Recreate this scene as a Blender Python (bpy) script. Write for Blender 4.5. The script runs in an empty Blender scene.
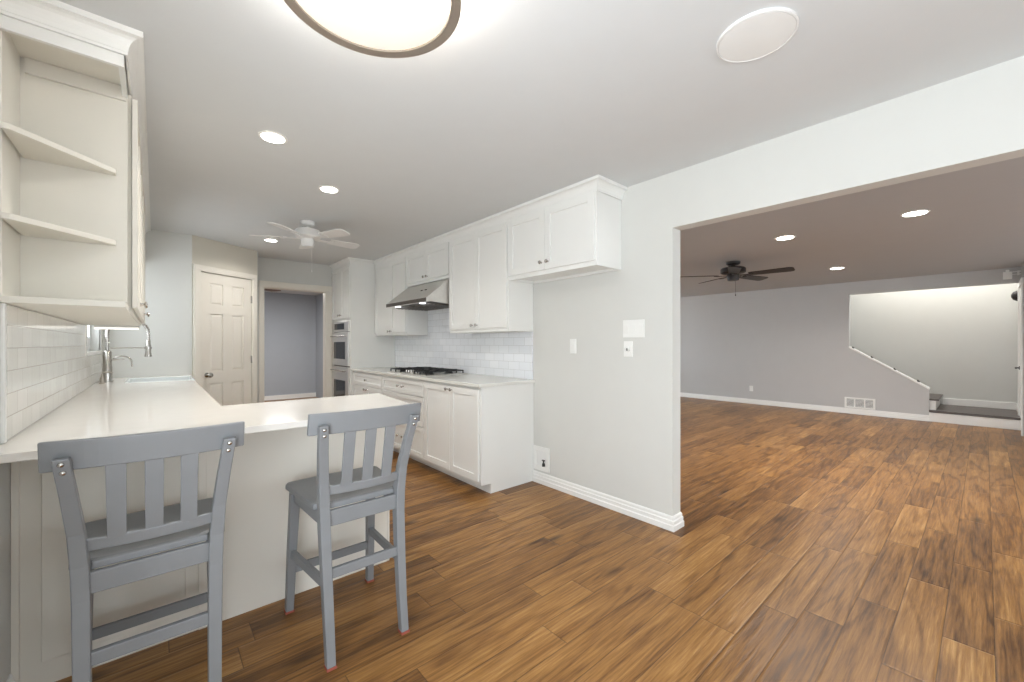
import bpy, bmesh, math, random
from mathutils import Vector, Matrix
random.seed(4)
S = bpy.context.scene
COL = S.collection
PI = math.pi
R = math.radians

# ---------------------------------------------------------------- camera
cam_d = bpy.data.cameras.new('camera'); cam = bpy.data.objects.new('camera', cam_d); COL.objects.link(cam)
cam_d.sensor_width = 36; cam_d.lens = 411 / 1024 * 36; cam_d.shift_y = 3 / 1024
cam_d.clip_start = 0.02; cam_d.clip_end = 200
cam.location = (0, 0, 1.27)
cam.rotation_euler = (R(90), 0, -math.atan(357 / 411))
S.camera = cam

# ---------------------------------------------------------------- world, exposure
W = bpy.data.worlds.new('daylight'); S.world = W; W.use_nodes = True
bg = W.node_tree.nodes['Background']; bg.inputs[0].default_value = (0.86, 0.93, 1.0, 1); bg.inputs[1].default_value = 2.5
vs = S.view_settings
vs.view_transform = 'Standard'; vs.look = 'None'; vs.gamma = 1; vs.use_curve_mapping = False
vs.exposure = 0.75

def area(name, loc, rot, sx, sy, power, col=(1, 1, 1), shape='RECTANGLE', spread=180):
    l = bpy.data.lights.new(name, 'AREA'); l.shape = shape; l.size = sx
    if shape in ('RECTANGLE', 'ELLIPSE'): l.size_y = sy
    l.energy = power; l.color = col; l.spread = R(spread)
    o = bpy.data.objects.new(name, l); COL.objects.link(o); o.location = loc; o.rotation_euler = rot
    return o
DAY = (0.88, 0.945, 1.0)
# daylight coming through the windows (each lamp fills one window opening)
area('daylight_dining_window', (1.15, -2.93, 1.40), (R(115), 0, R(180)), 2.2, 1.5, 12, DAY)
area('patio_side_fill', (-0.42, 0.0, 1.15), (0, R(-118), 0), 2.0, 1.9, 27, DAY)  # unseen glass door, added so side light reaches the cabinet fronts
area('daylight_living_window', (4.5, -2.93, 1.35), (R(105), 0, R(180)), 2.2, 1.5, 70, DAY)
area('daylight_living_side_window', (7.4, -2.93, 1.35), (R(105), 0, R(180)), 2.0, 1.5, 60, DAY)
area('daylight_garden_window', (4.4, 6.36, 1.35), (R(-105), 0, R(180)), 2.2, 1.5, 150, DAY)
area('daylight_garden_side_window', (7.6, 6.36, 1.35), (R(-105), 0, R(180)), 2.2, 1.5, 150, DAY)
area('daylight_sink_window', (-0.56, 4.85, 1.66), (0, R(-90), 0), 0.8, 1.1, 1.3, DAY)
area('hall_fill_light', (1.6, 8.4, 2.40), (0, 0, 0), 0.8, 0.8, 42, (1, 0.98, 0.95))  # added overhead fill for the hall, apart from the brown fixture

# ---------------------------------------------------------------- materials
def lin(c):
    return tuple(((v / 255) / 12.92 if v / 255 <= 0.04045 else ((v / 255 + 0.055) / 1.055) ** 2.4) for v in c) + (1,)
def nt(name):
    m = bpy.data.materials.new(name); m.use_nodes = True
    return m, m.node_tree, m.node_tree.nodes, m.node_tree.links, m.node_tree.nodes['Principled BSDF']
def mat(name, rgb, rough=0.5, metal=0.0, var=0.02, scale=6, bump=0.0, bscale=60, emit=None, estr=0, coat=0, stretch=(1, 1, 1)):
    m, t, n, l, p = nt(name)
    c = lin(rgb)
    tc = n.new('ShaderNodeTexCoord'); mp = n.new('ShaderNodeMapping'); mp.inputs['Scale'].default_value = stretch
    l.new(tc.outputs['Object'], mp.inputs[0])
    nz = n.new('ShaderNodeTexNoise'); nz.inputs['Scale'].default_value = scale; nz.inputs['Detail'].default_value = 3
    l.new(mp.outputs[0], nz.inputs['Vector'])
    rp = n.new('ShaderNodeValToRGB')
    rp.color_ramp.elements[0].color = tuple(v * (1 - var) for v in c[:3]) + (1,)
    rp.color_ramp.elements[1].color = tuple(min(1, v * (1 + var)) for v in c[:3]) + (1,)
    rp.color_ramp.elements[0].position = 0.3; rp.color_ramp.elements[1].position = 0.7
    l.new(nz.outputs[0], rp.inputs[0]); l.new(rp.outputs[0], p.inputs['Base Color'])
    p.inputs['Roughness'].default_value = rough; p.inputs['Metallic'].default_value = metal
    if coat: p.inputs['Coat Weight'].default_value = coat; p.inputs['Coat Roughness'].default_value = 0.08
    if bump:
        b = n.new('ShaderNodeBump'); b.inputs['Strength'].default_value = bump; b.inputs['Distance'].default_value = 0.002
        n2 = n.new('ShaderNodeTexNoise'); n2.inputs['Scale'].default_value = bscale; n2.inputs['Detail'].default_value = 3
        l.new(mp.outputs[0], n2.inputs['Vector']); l.new(n2.outputs[0], b.inputs['Height']); l.new(b.outputs[0], p.inputs['Normal'])
    if emit:
        p.inputs['Emission Color'].default_value = lin(emit); p.inputs['Emission Strength'].default_value = estr
    return m
M = {}
M['wall'] = mat('greige_wall_paint', (214, 214, 209), 0.75, var=0.008, bump=0.12, bscale=160)
M['ceil'] = mat('ceiling_paint', (216, 218, 218), 0.85, var=0.008, bump=0.12, bscale=120)
M['lwall'] = mat('grey_living_wall_paint', (192, 191, 189), 0.75, var=0.008, bump=0.12, bscale=160)
M['lceil'] = mat('shaded_living_ceiling', (183, 184, 185), 0.85, var=0.008, bump=0.12, bscale=120)  # ceiling paint darkened to stand in for the living room's weaker light
M['hall'] = mat('blue_grey_hall_paint', (166, 171, 178), 0.75, var=0.01)
M['diag'] = mat('cream_pantry_wall_paint', (216, 211, 198), 0.75, var=0.008)
M['trim'] = mat('white_trim_gloss', (238, 237, 233), 0.35, var=0.005)
M['cab'] = mat('white_cabinet_paint', (236, 236, 232), 0.3, var=0.006)
M['cabin'] = mat('cream_shelf_paint', (226, 222, 211), 0.4, var=0.006)
M['door'] = mat('cream_door_paint', (233, 228, 217), 0.4, var=0.006)
M['quartz'] = mat('white_quartz', (241, 237, 230), 0.12, var=0.012, scale=14)
M['quartz2'] = mat('pale_grey_quartz', (228, 227, 220), 0.18, var=0.012, scale=14)
M['steel'] = mat('brushed_steel', (222, 220, 216), 0.36, 1.0, var=0.04, scale=40, stretch=(1, 12, 1))
M['steel_dark'] = mat('shaded_steel', (120, 115, 110), 0.35, 1.0, var=0.04, scale=30)
M['chrome'] = mat('satin_nickel', (190, 186, 180), 0.2, 1.0, var=0.02)
M['glassblk'] = mat('black_oven_glass', (38, 42, 46), 0.06, var=0.05)
M['black'] = mat('black_cast_iron', (24, 24, 25), 0.45, var=0.1, bump=0.2)
M['fanblk'] = mat('dark_bronze_fan', (40, 35, 33), 0.4, 0.3, var=0.1)
M['fanwht'] = mat('white_fan_enamel', (232, 231, 228), 0.35, var=0.01)
M['grey'] = mat('grey_stool_paint', (127, 129, 131), 0.42, var=0.03, scale=9, bump=0.15, bscale=40)
M['felt'] = mat('red_brown_felt', (150, 78, 62), 0.9, var=0.1)
M['plate'] = mat('white_plastic', (238, 238, 234), 0.35, var=0.005)
M['slot'] = mat('dark_slot', (52, 50, 48), 0.6, var=0.05)
M['dwood'] = mat('dark_stair_wood', (88, 80, 76), 0.35, var=0.3, scale=8, stretch=(1, 14, 14))
M['ring'] = mat('bronze_nickel_ring', (182, 173, 162), 0.45, 0.85, var=0.03)
M['lamp'] = mat('frosted_glass_lit', (255, 248, 236), 0.5, var=0.0, emit=(255, 249, 238), estr=0.16)
M['lampside'] = mat('frosted_drum_lit', (255, 248, 236), 0.5, var=0.0, emit=(252, 248, 244), estr=15.0)
M['led'] = mat('lit_downlight_lens', (255, 252, 246), 0.5, var=0.0, emit=(255, 250, 242), estr=9.0)
M['hoodled'] = mat('lit_hood_lens', (255, 252, 246), 0.5, var=0.0, emit=(240, 246, 255), estr=1.5)
M['ledsoft'] = mat('lit_light_bar', (255, 252, 246), 0.5, var=0.0, emit=(255, 252, 246), estr=0.5)
M['spk'] = mat('speaker_grille_white', (236, 236, 233), 0.7, var=0.02, bump=0.5, bscale=400)
M['porcelain'] = mat('white_fireclay', (236, 240, 238), 0.12, var=0.004)
M['brown'] = mat('brown_fixture', (120, 92, 76), 0.5, var=0.06)
M['blind'] = mat('white_window_vinyl', (235, 236, 236), 0.4, var=0.01)

def math_(n, l, op, a, b=None, c=None):
    q = n.new('ShaderNodeMath'); q.operation = op
    for i, v in enumerate((a, b, c)):
        if v is None: continue
        if isinstance(v, (int, float)): q.inputs[i].default_value = v
        else: l.new(v, q.inputs[i])
    return q.outputs[0]

def floor_mat():
    m, t, n, l, p = nt('acacia_plank_floor')
    geo = n.new('ShaderNodeTexCoord'); sep = n.new('ShaderNodeSeparateXYZ'); l.new(geo.outputs['Object'], sep.inputs[0])
    X, Y = sep.outputs[0], sep.outputs[1]
    f = lambda op, *a: math_(n, l, op, *a)
    PW, PL = 0.1485, 0.92
    v = f('DIVIDE', f('ADD', Y, 20 * PW - 0.122), PW)
    row = f('FLOOR', v); fv = f('FRACT', v)
    wn = n.new('ShaderNodeTexWhiteNoise'); wn.noise_dimensions = '1D'; l.new(row, wn.inputs['W'])
    u = f('DIVIDE', f('ADD', f('ADD', X, 30), f('MULTIPLY', wn.outputs['Value'], 7.3)), PL)
    idx = f('FLOOR', u); fu = f('FRACT', u)
    cb = n.new('ShaderNodeCombineXYZ'); l.new(row, cb.inputs[0]); l.new(idx, cb.inputs[1])
    wn2 = n.new('ShaderNodeTexWhiteNoise'); wn2.noise_dimensions = '2D'; l.new(cb.outputs[0], wn2.inputs['Vector'])
    tone = wn2.outputs['Value']
    sc = n.new('ShaderNodeSeparateColor'); l.new(wn2.outputs['Color'], sc.inputs[0])
    # grain space: long along X, shifted per plank
    gx = f('ADD', f('MULTIPLY', X, 1.0), f('MULTIPLY', sc.outputs[0], 40))
    gy = f('ADD', Y, f('MULTIPLY', sc.outputs[1], 40))
    gc = n.new('ShaderNodeCombineXYZ'); l.new(gx, gc.inputs[0]); l.new(gy, gc.inputs[1]); l.new(f('MULTIPLY', sc.outputs[2], 9), gc.inputs[2])
    def noise(scale, detail, sx, sy, dist=0.0, rough=0.55):
        mp = n.new('ShaderNodeMapping'); mp.inputs['Scale'].default_value = (sx, sy, 1); l.new(gc.outputs[0], mp.inputs[0])
        z = n.new('ShaderNodeTexNoise'); z.inputs['Scale'].default_value = scale; z.inputs['Detail'].default_value = detail
        z.inputs['Distortion'].default_value = dist; z.inputs['Roughness'].default_value = rough
        l.new(mp.outputs[0], z.inputs['Vector']); return z.outputs[0]
    big = noise(1.0, 2, 0.6, 5.5, 0.45)                 # broad figure, contoured into rings
    ring = f('SINE', f('MULTIPLY', big, 44))
    ring = f('SUBTRACT', 1.0, f('POWER', f('ADD', f('MULTIPLY', ring, 0.5), 0.5), 3.0))
    fine = noise(1.0, 6, 5, 110, 0.2, 0.65)
    mid = noise(1.0, 5, 1.6, 20, 0.9, 0.62)
    blot = noise(1.0, 3, 1.5, 4.5, 0.5)
    val = f('ADD', f('ADD', f('MULTIPLY', ring, 0.09), f('MULTIPLY', fine, 0.54)),
            f('ADD', f('MULTIPLY', mid, 0.34), f('ADD', f('MULTIPLY', blot, 0.22), f('MULTIPLY', tone, 0.16))))
    rp = n.new('ShaderNodeValToRGB'); cr = rp.color_ramp
    cr.elements[0].position = 0.46; cr.elements[0].color = lin((70, 44, 21))
    cr.elements[1].position = 0.96; cr.elements[1].color = lin((196, 152, 94))
    for pos, c in ((0.58, (104, 70, 36)), (0.69, (136, 95, 50)), (0.80, (160, 116, 64))):
        e = cr.elements.new(pos); e.color = lin(c)
    l.new(val, rp.inputs[0])
    # knots
    mp = n.new('ShaderNodeMapping'); mp.inputs['Scale'].default_value = (1.3, 3.6, 1); l.new(gc.outputs[0], mp.inputs[0])
    vo = n.new('ShaderNodeTexVoronoi'); vo.inputs['Scale'].default_value = 1.0; l.new(mp.outputs[0], vo.inputs['Vector'])
    kn = n.new('ShaderNodeMapRange'); l.new(vo.outputs['Distance'], kn.inputs[0])
    kn.inputs[1].default_value = 0.03; kn.inputs[2].default_value = 0.15; kn.inputs[3].default_value = 0.25; kn.inputs[4].default_value = 1.0
    # seams
    e1 = f('MULTIPLY', f('MINIMUM', fv, f('SUBTRACT', 1.0, fv)), PW)
    e2 = f('MULTIPLY', f('MINIMUM', fu, f('SUBTRACT', 1.0, fu)), PL)
    ed = f('MINIMUM', e1, e2)
    sm = n.new('ShaderNodeMapRange'); l.new(ed, sm.inputs[0])
    sm.inputs[1].default_value = 0.0005; sm.inputs[2].default_value = 0.0028; sm.inputs[3].default_value = 0.35; sm.inputs[4].default_value = 1.0
    k = f('MULTIPLY', kn.outputs[0], sm.outputs[0])
    mx = n.new('ShaderNodeMix'); mx.data_type = 'RGBA'; l.new(k, mx.inputs[0])
    mx.inputs[6].default_value = lin((42, 24, 14)); l.new(rp.outputs[0], mx.inputs[7])
    l.new(mx.outputs[2], p.inputs['Base Color'])
    rr = n.new('ShaderNodeMapRange'); l.new(fine, rr.inputs[0]); rr.inputs[3].default_value = 0.26; rr.inputs[4].default_value = 0.44
    l.new(rr.outputs[0], p.inputs['Roughness'])
    p.inputs['Specular IOR Level'].default_value = 0.35
    # hand-scraped surface and pillowed edges
    pil = n.new('ShaderNodeMapRange'); l.new(ed, pil.inputs[0]); pil.inputs[2].default_value = 0.009
    h = f('ADD', f('MULTIPLY', pil.outputs[0], 0.45), f('ADD', f('MULTIPLY', mid, 1.0), f('MULTIPLY', fine, 0.25)))
    b = n.new('ShaderNodeBump'); b.inputs['Strength'].default_value = 0.55; b.inputs['Distance'].default_value = 0.0035
    l.new(h, b.inputs['Height']); l.new(b.outputs[0], p.inputs['Normal'])
    return m
M['floor'] = floor_mat()

def tile_mat(name, c1, c2, grout):
    m, t, n, l, p = nt(name)
    tc = n.new('ShaderNodeTexCoord'); sep = n.new('ShaderNodeSeparateXYZ'); l.new(tc.outputs['Object'], sep.inputs[0])
    cb = n.new('ShaderNodeCombineXYZ'); l.new(sep.outputs[1], cb.inputs[0]); l.new(sep.outputs[2], cb.inputs[1])
    br = n.new('ShaderNodeTexBrick'); l.new(cb.outputs[0], br.inputs['Vector'])
    br.offset = 0.5; br.inputs['Scale'].default_value = 1.0
    br.inputs['Brick Width'].default_value = 0.155; br.inputs['Row Height'].default_value = 0.0785
    br.inputs['Mortar Size'].default_value = 0.0016; br.inputs['Mortar Smooth'].default_value = 0.2; br.inputs['Bias'].default_value = 0
    br.inputs['Color1'].default_value = lin(c1); br.inputs['Color2'].default_value = lin(c2); br.inputs['Mortar'].default_value = lin(grout)
    l.new(br.outputs['Color'], p.inputs['Base Color'])
    p.inputs['Roughness'].default_value = 0.12
    b = n.new('ShaderNodeBump'); b.inputs['Strength'].default_value = 0.5; b.inputs['Distance'].default_value = 0.0015; b.invert = True
    l.new(br.outputs['Fac'], b.inputs['Height'])
    b2 = n.new('ShaderNodeBump'); b2.inputs['Strength'].default_value = 0.1; b2.inputs['Distance'].default_value = 0.004
    nz = n.new('ShaderNodeTexNoise'); nz.inputs['Scale'].default_value = 14; l.new(tc.outputs['Object'], nz.inputs['Vector'])
    l.new(nz.outputs[0], b2.inputs['Height']); l.new(b.outputs[0], b2.inputs['Normal']); l.new(b2.outputs[0], p.inputs['Normal'])
    return m
M['tile'] = tile_mat('white_subway_tile', (240, 242, 245), (232, 235, 239), (205, 206, 206))
M['tileL'] = tile_mat('cream_subway_tile', (232, 229, 222), (224, 221, 214), (190, 184, 174))

# ---------------------------------------------------------------- helpers
WL = {}   # world location of unrotated parents
def box(bm, x0, x1, y0, y1, z0, z1):
    if x0 > x1: x0, x1 = x1, x0
    if y0 > y1: y0, y1 = y1, y0
    if z0 > z1: z0, z1 = z1, z0
    v = [bm.verts.new((x, y, z)) for z in (z0, z1) for x, y in ((x0, y0), (x1, y0), (x1, y1), (x0, y1))]
    for f in ((3, 2, 1, 0), (4, 5, 6, 7), (0, 1, 5, 4), (1, 2, 6, 5), (2, 3, 7, 6), (3, 0, 4, 7)):
        bm.faces.new([v[i] for i in f])
def hexa(bm, a, b):
    """two quads (4 points each, same order) joined into a solid"""
    va = [bm.verts.new(p) for p in a]; vb = [bm.verts.new(p) for p in b]; n = len(va)
    bm.faces.new(list(reversed(va))); bm.faces.new(vb)
    for i in range(n): bm.faces.new((va[i], va[(i + 1) % n], vb[(i + 1) % n], vb[i]))
def prism(bm, pts, off):
    hexa(bm, pts, [tuple(Vector(p) + Vector(off)) for p in pts])
def lathe(bm, prof, c=(0, 0, 0), axis='Z', n=28):
    """prof = [(r, h)...] about an axis through c"""
    rows = []
    for r, h in prof:
        row = []
        for i in range(n):
            a = 2 * PI * i / n; x, y = r * math.cos(a), r * math.sin(a)
            p = {'Z': (x, y, h), 'X': (h, x, y), 'Y': (x, h, y)}[axis]
            row.append(bm.verts.new((p[0] + c[0], p[1] + c[1], p[2] + c[2])))
        rows.append(row)
    for a, b in zip(rows, rows[1:]):
        for i in range(n): bm.faces.new((a[i], a[(i + 1) % n], b[(i + 1) % n], b[i]))
    bm.faces.new(list(reversed(rows[0]))); bm.faces.new(rows[-1])
def tube(bm, pts, r, n=12):
    pts = [Vector(p) for p in pts]; rows = []; up = Vector((0, 0, 1))
    rr = r if isinstance(r, (list, tuple)) else [r] * len(pts)
    prev = None
    for i, p in enumerate(pts):
        t = (pts[min(i + 1, len(pts) - 1)] - pts[max(i - 1, 0)]).normalized()
        if prev is None:
            a = t.orthogonal().normalized()
        else:
            a = (prev - t * prev.dot(t)).normalized()
        prev = a; b = t.cross(a)
        rows.append([bm.verts.new(p + (a * math.cos(2 * PI * k / n) + b * math.sin(2 * PI * k / n)) * rr[i]) for k in range(n)])
    for a, b in zip(rows, rows[1:]):
        for i in range(n): bm.faces.new((a[i], a[(i + 1) % n], b[(i + 1) % n], b[i]))
    bm.faces.new(list(reversed(rows[0]))); bm.faces.new(rows[-1])
def sweep(bm, rings):
    rows = [[bm.verts.new(p) for p in ring] for ring in rings]; n = len(rows[0])
    for a, b in zip(rows, rows[1:]):
        for i in range(n): bm.faces.new((a[i], a[(i + 1) % n], b[(i + 1) % n], b[i]))
    bm.faces.new(list(reversed(rows[0]))); bm.faces.new(rows[-1])

def obj(name, bm, m, parent=None, bev=0.0, smooth=False, local=False, segs=2):
    """link a bmesh as one object. Coordinates are world ones unless local (then the parent's own)"""
    bmesh.ops.recalc_face_normals(bm, faces=bm.faces)
    me = bpy.data.meshes.new(name)
    off = Vector((0, 0, 0))
    if parent is not None and not local: off = WL[parent.name]
    xs = [v.co for v in bm.verts]
    lo = Vector([min(v[i] for v in xs) for i in range(3)]); hi = Vector([max(v[i] for v in xs) for i in range(3)])
    c = (lo + hi) / 2; c.z = lo.z
    if name in KEEP: c = Vector((0, 0, 0))
    bmesh.ops.translate(bm, verts=bm.verts, vec=-c)
    bm.to_mesh(me); bm.free()
    o = bpy.data.objects.new(name, me); COL.objects.link(o)
    o.location = c - off
    if parent is not None: o.parent = parent
    WL[o.name] = c.copy()
    me.materials.append(M[m] if isinstance(m, str) else m)
    if smooth:
        for f in me.polygons: f.use_smooth = True
        md = o.modifiers.new('split', 'EDGE_SPLIT'); md.split_angle = R(40)
    if bev:
        b = o.modifiers.new('bevel', 'BEVEL'); b.width = bev; b.segments = segs; b.limit_method = 'ANGLE'; b.angle_limit = R(35)
    return o
KEEP = {'floor', 'tile_field'}
def B(*boxes):
    bm = bmesh.new()
    for b in boxes: box(bm, *b)
    return bm
def struct(name, bm, m, parent=None, **k):
    o = obj(name, bm, m, parent, **k)
    if parent is None: o['kind'] = 'structure'
    return o
def thing(name, label, cat, loc=(0, 0, 0), rotz=0, group=None, kind=None):
    o = bpy.data.objects.new(name, None); COL.objects.link(o); o.empty_display_size = 0.1
    o.location = loc; o.rotation_euler = (0, 0, rotz)
    WL[o.name] = Vector(loc)
    tag(o, label, cat, group, kind)
    return o
def tag(o, label=None, cat=None, group=None, kind=None):
    if label: o['label'] = label
    if cat: o['category'] = cat
    if group: o['group'] = group
    if kind: o['kind'] = kind
    return o
def dup(root, loc, label, rotz=None):
    r = root.copy(); COL.objects.link(r); r.location = loc
    if rotz is not None: r.rotation_euler = (0, 0, rotz)
    r['label'] = label
    for ch in list(root.children):
        c = ch.copy(); COL.objects.link(c); c.parent = r
        for g in ch.children:
            d = g.copy(); COL.objects.link(d); d.parent = c
    return r

# ================================================================ ROOM SHELL
XR = 2.66      # right kitchen wall
XL = -0.39     # left kitchen wall
YB = 5.575     # back kitchen wall (behind the sink)
YO = 6.40      # wall with the hallway opening
YF = -3.0      # wall behind the camera
XF = 9.60      # far living room wall
HC = 2.44; HL = 2.40
DX, DY = 0.30, 5.575; EX, EY = 0.974, 6.011

f = bmesh.new(); box(f, -0.6, 9.62, -3.2, 11.0, -0.08, 0)
struct('floor', f, 'floor')
struct('ceiling', B((-0.55, 2.75, -3.15, 6.52, HC, HC + 0.1)), 'ceil')
struct('ceiling_living', B((2.83, 9.6, -3.15, 6.5, HL, HL + 0.1)), 'lceil')
struct('ceiling_hall', B((0.2, 3.1, 6.52, 10.8, HC, HC + 0.1)), 'ceil')
# left wall with the sink window hole
WY0, WY1, WZ0, WZ1 = 4.35, 5.35, 1.21, 2.02
struct('wall_left', B((XL - 0.12, XL, YF - 0.12, -1.0, 0, HC), (XL - 0.12, XL, -1.0, 1.0, 2.15, HC), (XL - 0.12, XL, 1.0, WY0, 0, HC), (XL - 0.12, XL, WY1, YB + 0.1, 0, HC),
                      (XL - 0.12, XL, WY0, WY1, 0, WZ0), (XL - 0.12, XL, WY0, WY1, WZ1, HC)), 'wall')
struct('wall_back', B((XL, DX, YB, YB + 0.1, 0, HC)), 'wall')
# diagonal pantry wall with a door hole : local x along the wall
dang = math.atan2(EY - DY, EX - DX); DL = math.hypot(EX - DX, EY - DY)
def dpt(u, w, z): return (DX + u * math.cos(dang) - w * math.sin(dang), DY + u * math.sin(dang) + w * math.cos(dang), z)
def dbox(bm, u0, u1, w0, w1, z0, z1):
    hexa(bm, [dpt(u0, w0, z0), dpt(u1, w0, z0), dpt(u1, w1, z0), dpt(u0, w1, z0)], [dpt(u0, w0, z1), dpt(u1, w0, z1), dpt(u1, w1, z1), dpt(u0, w1, z1)])
DU0, DU1, DZ = 0.086, 0.722, 2.066
bm = bmesh.new(); dbox(bm, 0, DU0, 0, 0.11, 0, HC); dbox(bm, DU1, DL, 0, 0.11, 0, HC); dbox(bm, DU0, DU1, 0, 0.11, DZ, HC)
struct('wall_pantry', bm, 'diag')
bm = bmesh.new()
prism(bm, [(EX, EY, 0), (EX + 0.0, YO, 0), (EX - 0.10, YO, 0), (EX - 0.10, EY + 0.05, 0)], (0, 0, HC))
struct('wall_pantry_return', bm, 'wall')
# wall with the hallway opening
OX0, OX1, OZ = 1.108, 1.914, 2.045
struct('wall_hallway', B((EX - 0.1, OX0, YO, YO + 0.12, 0, HC), (OX1, XR, YO, YO + 0.12, 0, HC), (OX0, OX1, YO, YO + 0.12, OZ, HC)), 'wall')
bm = B((OX0 - 0.055, OX0 + 0.004, YO - 0.018, YO, 0, OZ - 0.004), (OX1 - 0.004, OX1 + 0.085, YO - 0.018, YO, 0, OZ - 0.004),
       (OX0 - 0.055, OX1 + 0.085, YO - 0.018, YO, OZ - 0.004, OZ + 0.08),
       (OX0, OX0 + 0.012, YO + 0.001, YO + 0.12, 0, OZ - 0.012), (OX1 - 0.012, OX1, YO + 0.001, YO + 0.12, 0, OZ - 0.012), (OX0, OX1, YO + 0.001, YO + 0.12, OZ - 0.012, OZ))
struct('trim_1', bm, 'door', bev=0.004)
# hallway room beyond
struct('wall_hall_back', B((0.2, 3.05, 10.6, 10.72, 0, HC)), 'hall')
struct('wall_hall_right', B((2.93, 3.05, YO + 0.12, 10.6, 0, HC)), 'hall')
struct('wall_hall_left', B((0.2, 0.32, YO + 0.12, 10.6, 0, HC)), 'hall')
struct('baseboard_hall', B((0.32, 2.93, 10.585, 10.6, 0, 0.1)), 'trim')
# right wall: kitchen side, header over the wide opening, the part behind the camera
JY = 1.395; JZ = 2.062; JN = -1.7
struct('wall_right', B((XR, XR + 0.108, JY, YO + 0.12, 0, HC), (XR, XR + 0.108, JN, JY, JZ, HC), (XR, XR + 0.108, YF, JN, 0, HC)), 'wall')
# front wall (behind the camera) with windows
FW = [(0.05, 2.25), (3.4, 5.6), (6.4, 8.4)]
bm = bmesh.new(); px = XL - 0.12
for a, b in FW:
    box(bm, px, a, YF - 0.12, YF, 0, 2.5); px = b
    box(bm, a, b, YF - 0.12, YF, 0, 0.6); box(bm, a, b, YF - 0.12, YF, 2.15, 2.5)
box(bm, px, 9.1, YF - 0.12, YF, 0, 2.5)
struct('wall_front', bm, 'wall')
def window(name, axis, a0, a1, z0, z1, w, nx, nz, depth=0.05, foot=0.05):
    bm = bmesh.new()
    def bb(p0, p1, q0, q1, t=0.0):
        if axis == 'Y': box(bm, p0, p1, w - depth / 2 + t, w + depth / 2 - t, q0, q1)
        else: box(bm, w - depth / 2 + t, w + depth / 2 - t, p0, p1, q0, q1)
    e = 0.05
    bb(a0, a0 + e, z0, z1); bb(a1 - e, a1, z0, z1); bb(a0 + e, a1 - e, z0, z0 + foot); bb(a0 + e, a1 - e, z1 - e, z1)
    for i in range(1, nx): c = a0 + (a1 - a0) * i / nx; bb(c - 0.015, c + 0.015, z0 + foot, z1 - e, 0.012)
    for i in range(1, nz): c = z0 + (z1 - z0) * i / nz; bb(a0 + e, a1 - e, c - 0.015, c + 0.015, 0.015)
    o = struct(name, bm, 'blind', bev=0.003)
    return o
for i, (a, b) in enumerate(FW): window('window_%d' % (i + 2), 'Y', a, b, 0.6, 2.15, YF - 0.06, 3, 2)
window('window_1', 'X', WY0, WY1, WZ0, WZ1, XL - 0.08, 2, 2, foot=0.12)

# far living wall with the stair opening
bm = bmesh.new()
poly = [(6.5, 0), (6.5, 2.5), (-0.35, 2.5), (-0.35, 2.18), (1.636, 2.18), (1.636, 1.2), (0.605, 0.525), (0.605, 0)]
prism(bm, [(XF, y, z) for y, z in poly], (0.12, 0, 0))
struct('wall_far', bm, 'lwall')
GW = [(3.3, 5.5), (6.5, 8.7)]
bm = bmesh.new(); px = XR + 0.108
for a, b in GW:
    box(bm, px, a, 6.4, 6.52, 0, 2.5); px = b
    box(bm, a, b, 6.4, 6.52, 0, 0.6); box(bm, a, b, 6.4, 6.52, 2.1, 2.5)
box(bm, px, XF, 6.4, 6.52, 0, 2.5)
struct('wall_living_left', bm, 'lwall')
for i, (a, b) in enumerate(GW): window('window_%d' % (i + 5), 'Y', a, b, 0.6, 2.1, 6.46, 3, 2)
window('window_7', 'X', -1.0, 1.0, 0.0, 2.15, XL - 0.08, 2, 1)  # unseen opening added for the side light on the left
bm = B((9.0, 9.10, YF, -0.35, 0, 2.5), (9.0, 10.82, -0.47, -0.35, 0, 3.2))
struct('wall_entry', bm, 'lwall')
struct('wall_stair_back', B((10.70, 10.82, -0.35, 6.0, 0, 3.2)), M['wall'])
struct('wall_stair_end', B((9.72, 10.7, 5.9, 6.0, 0, 3.2)), M['wall'])
struct('wall_stair_upper', B((9.62, 9.72, -0.35, 6.0, 2.5, 3.2)), M['wall'])
struct('ceiling_stair', B((9.62, 10.82, -0.47, 6.0, 3.2, 3.3)), 'ceil')
# landing
struct('floor_landing', B((9.585, 10.7, -0.35, 0.605, 0.15, 0.185)), 'dwood', bev=0.004)
struct('trim_2', B((9.60, 9.64, -0.35, 0.605, 0.0, 0.15)), 'trim', bev=0.003)
struct('baseboard_landing', B((10.685, 10.699, -0.335, 0.50, 0.186, 0.30), (9.945, 10.684, -0.349, -0.335, 0.186, 0.30)), 'trim', bev=0.004)
# white cap on the sloping half wall and the edges of the opening
bm = bmesh.new()
a = Vector((XF - 0.014, 1.636, 1.2)); b = Vector((XF - 0.014, 0.600, 0.5217))
hexa(bm, [a, a + Vector((0.145, 0, 0)), a + Vector((0.145, 0, 0.026)), a + Vector((0, 0, 0.026))],
     [b, b + Vector((0.145, 0, 0)), b + Vector((0.145, 0, 0.026)), b + Vector((0, 0, 0.026))])
struct('trim_3', bm, 'trim', bev=0.002)

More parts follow.
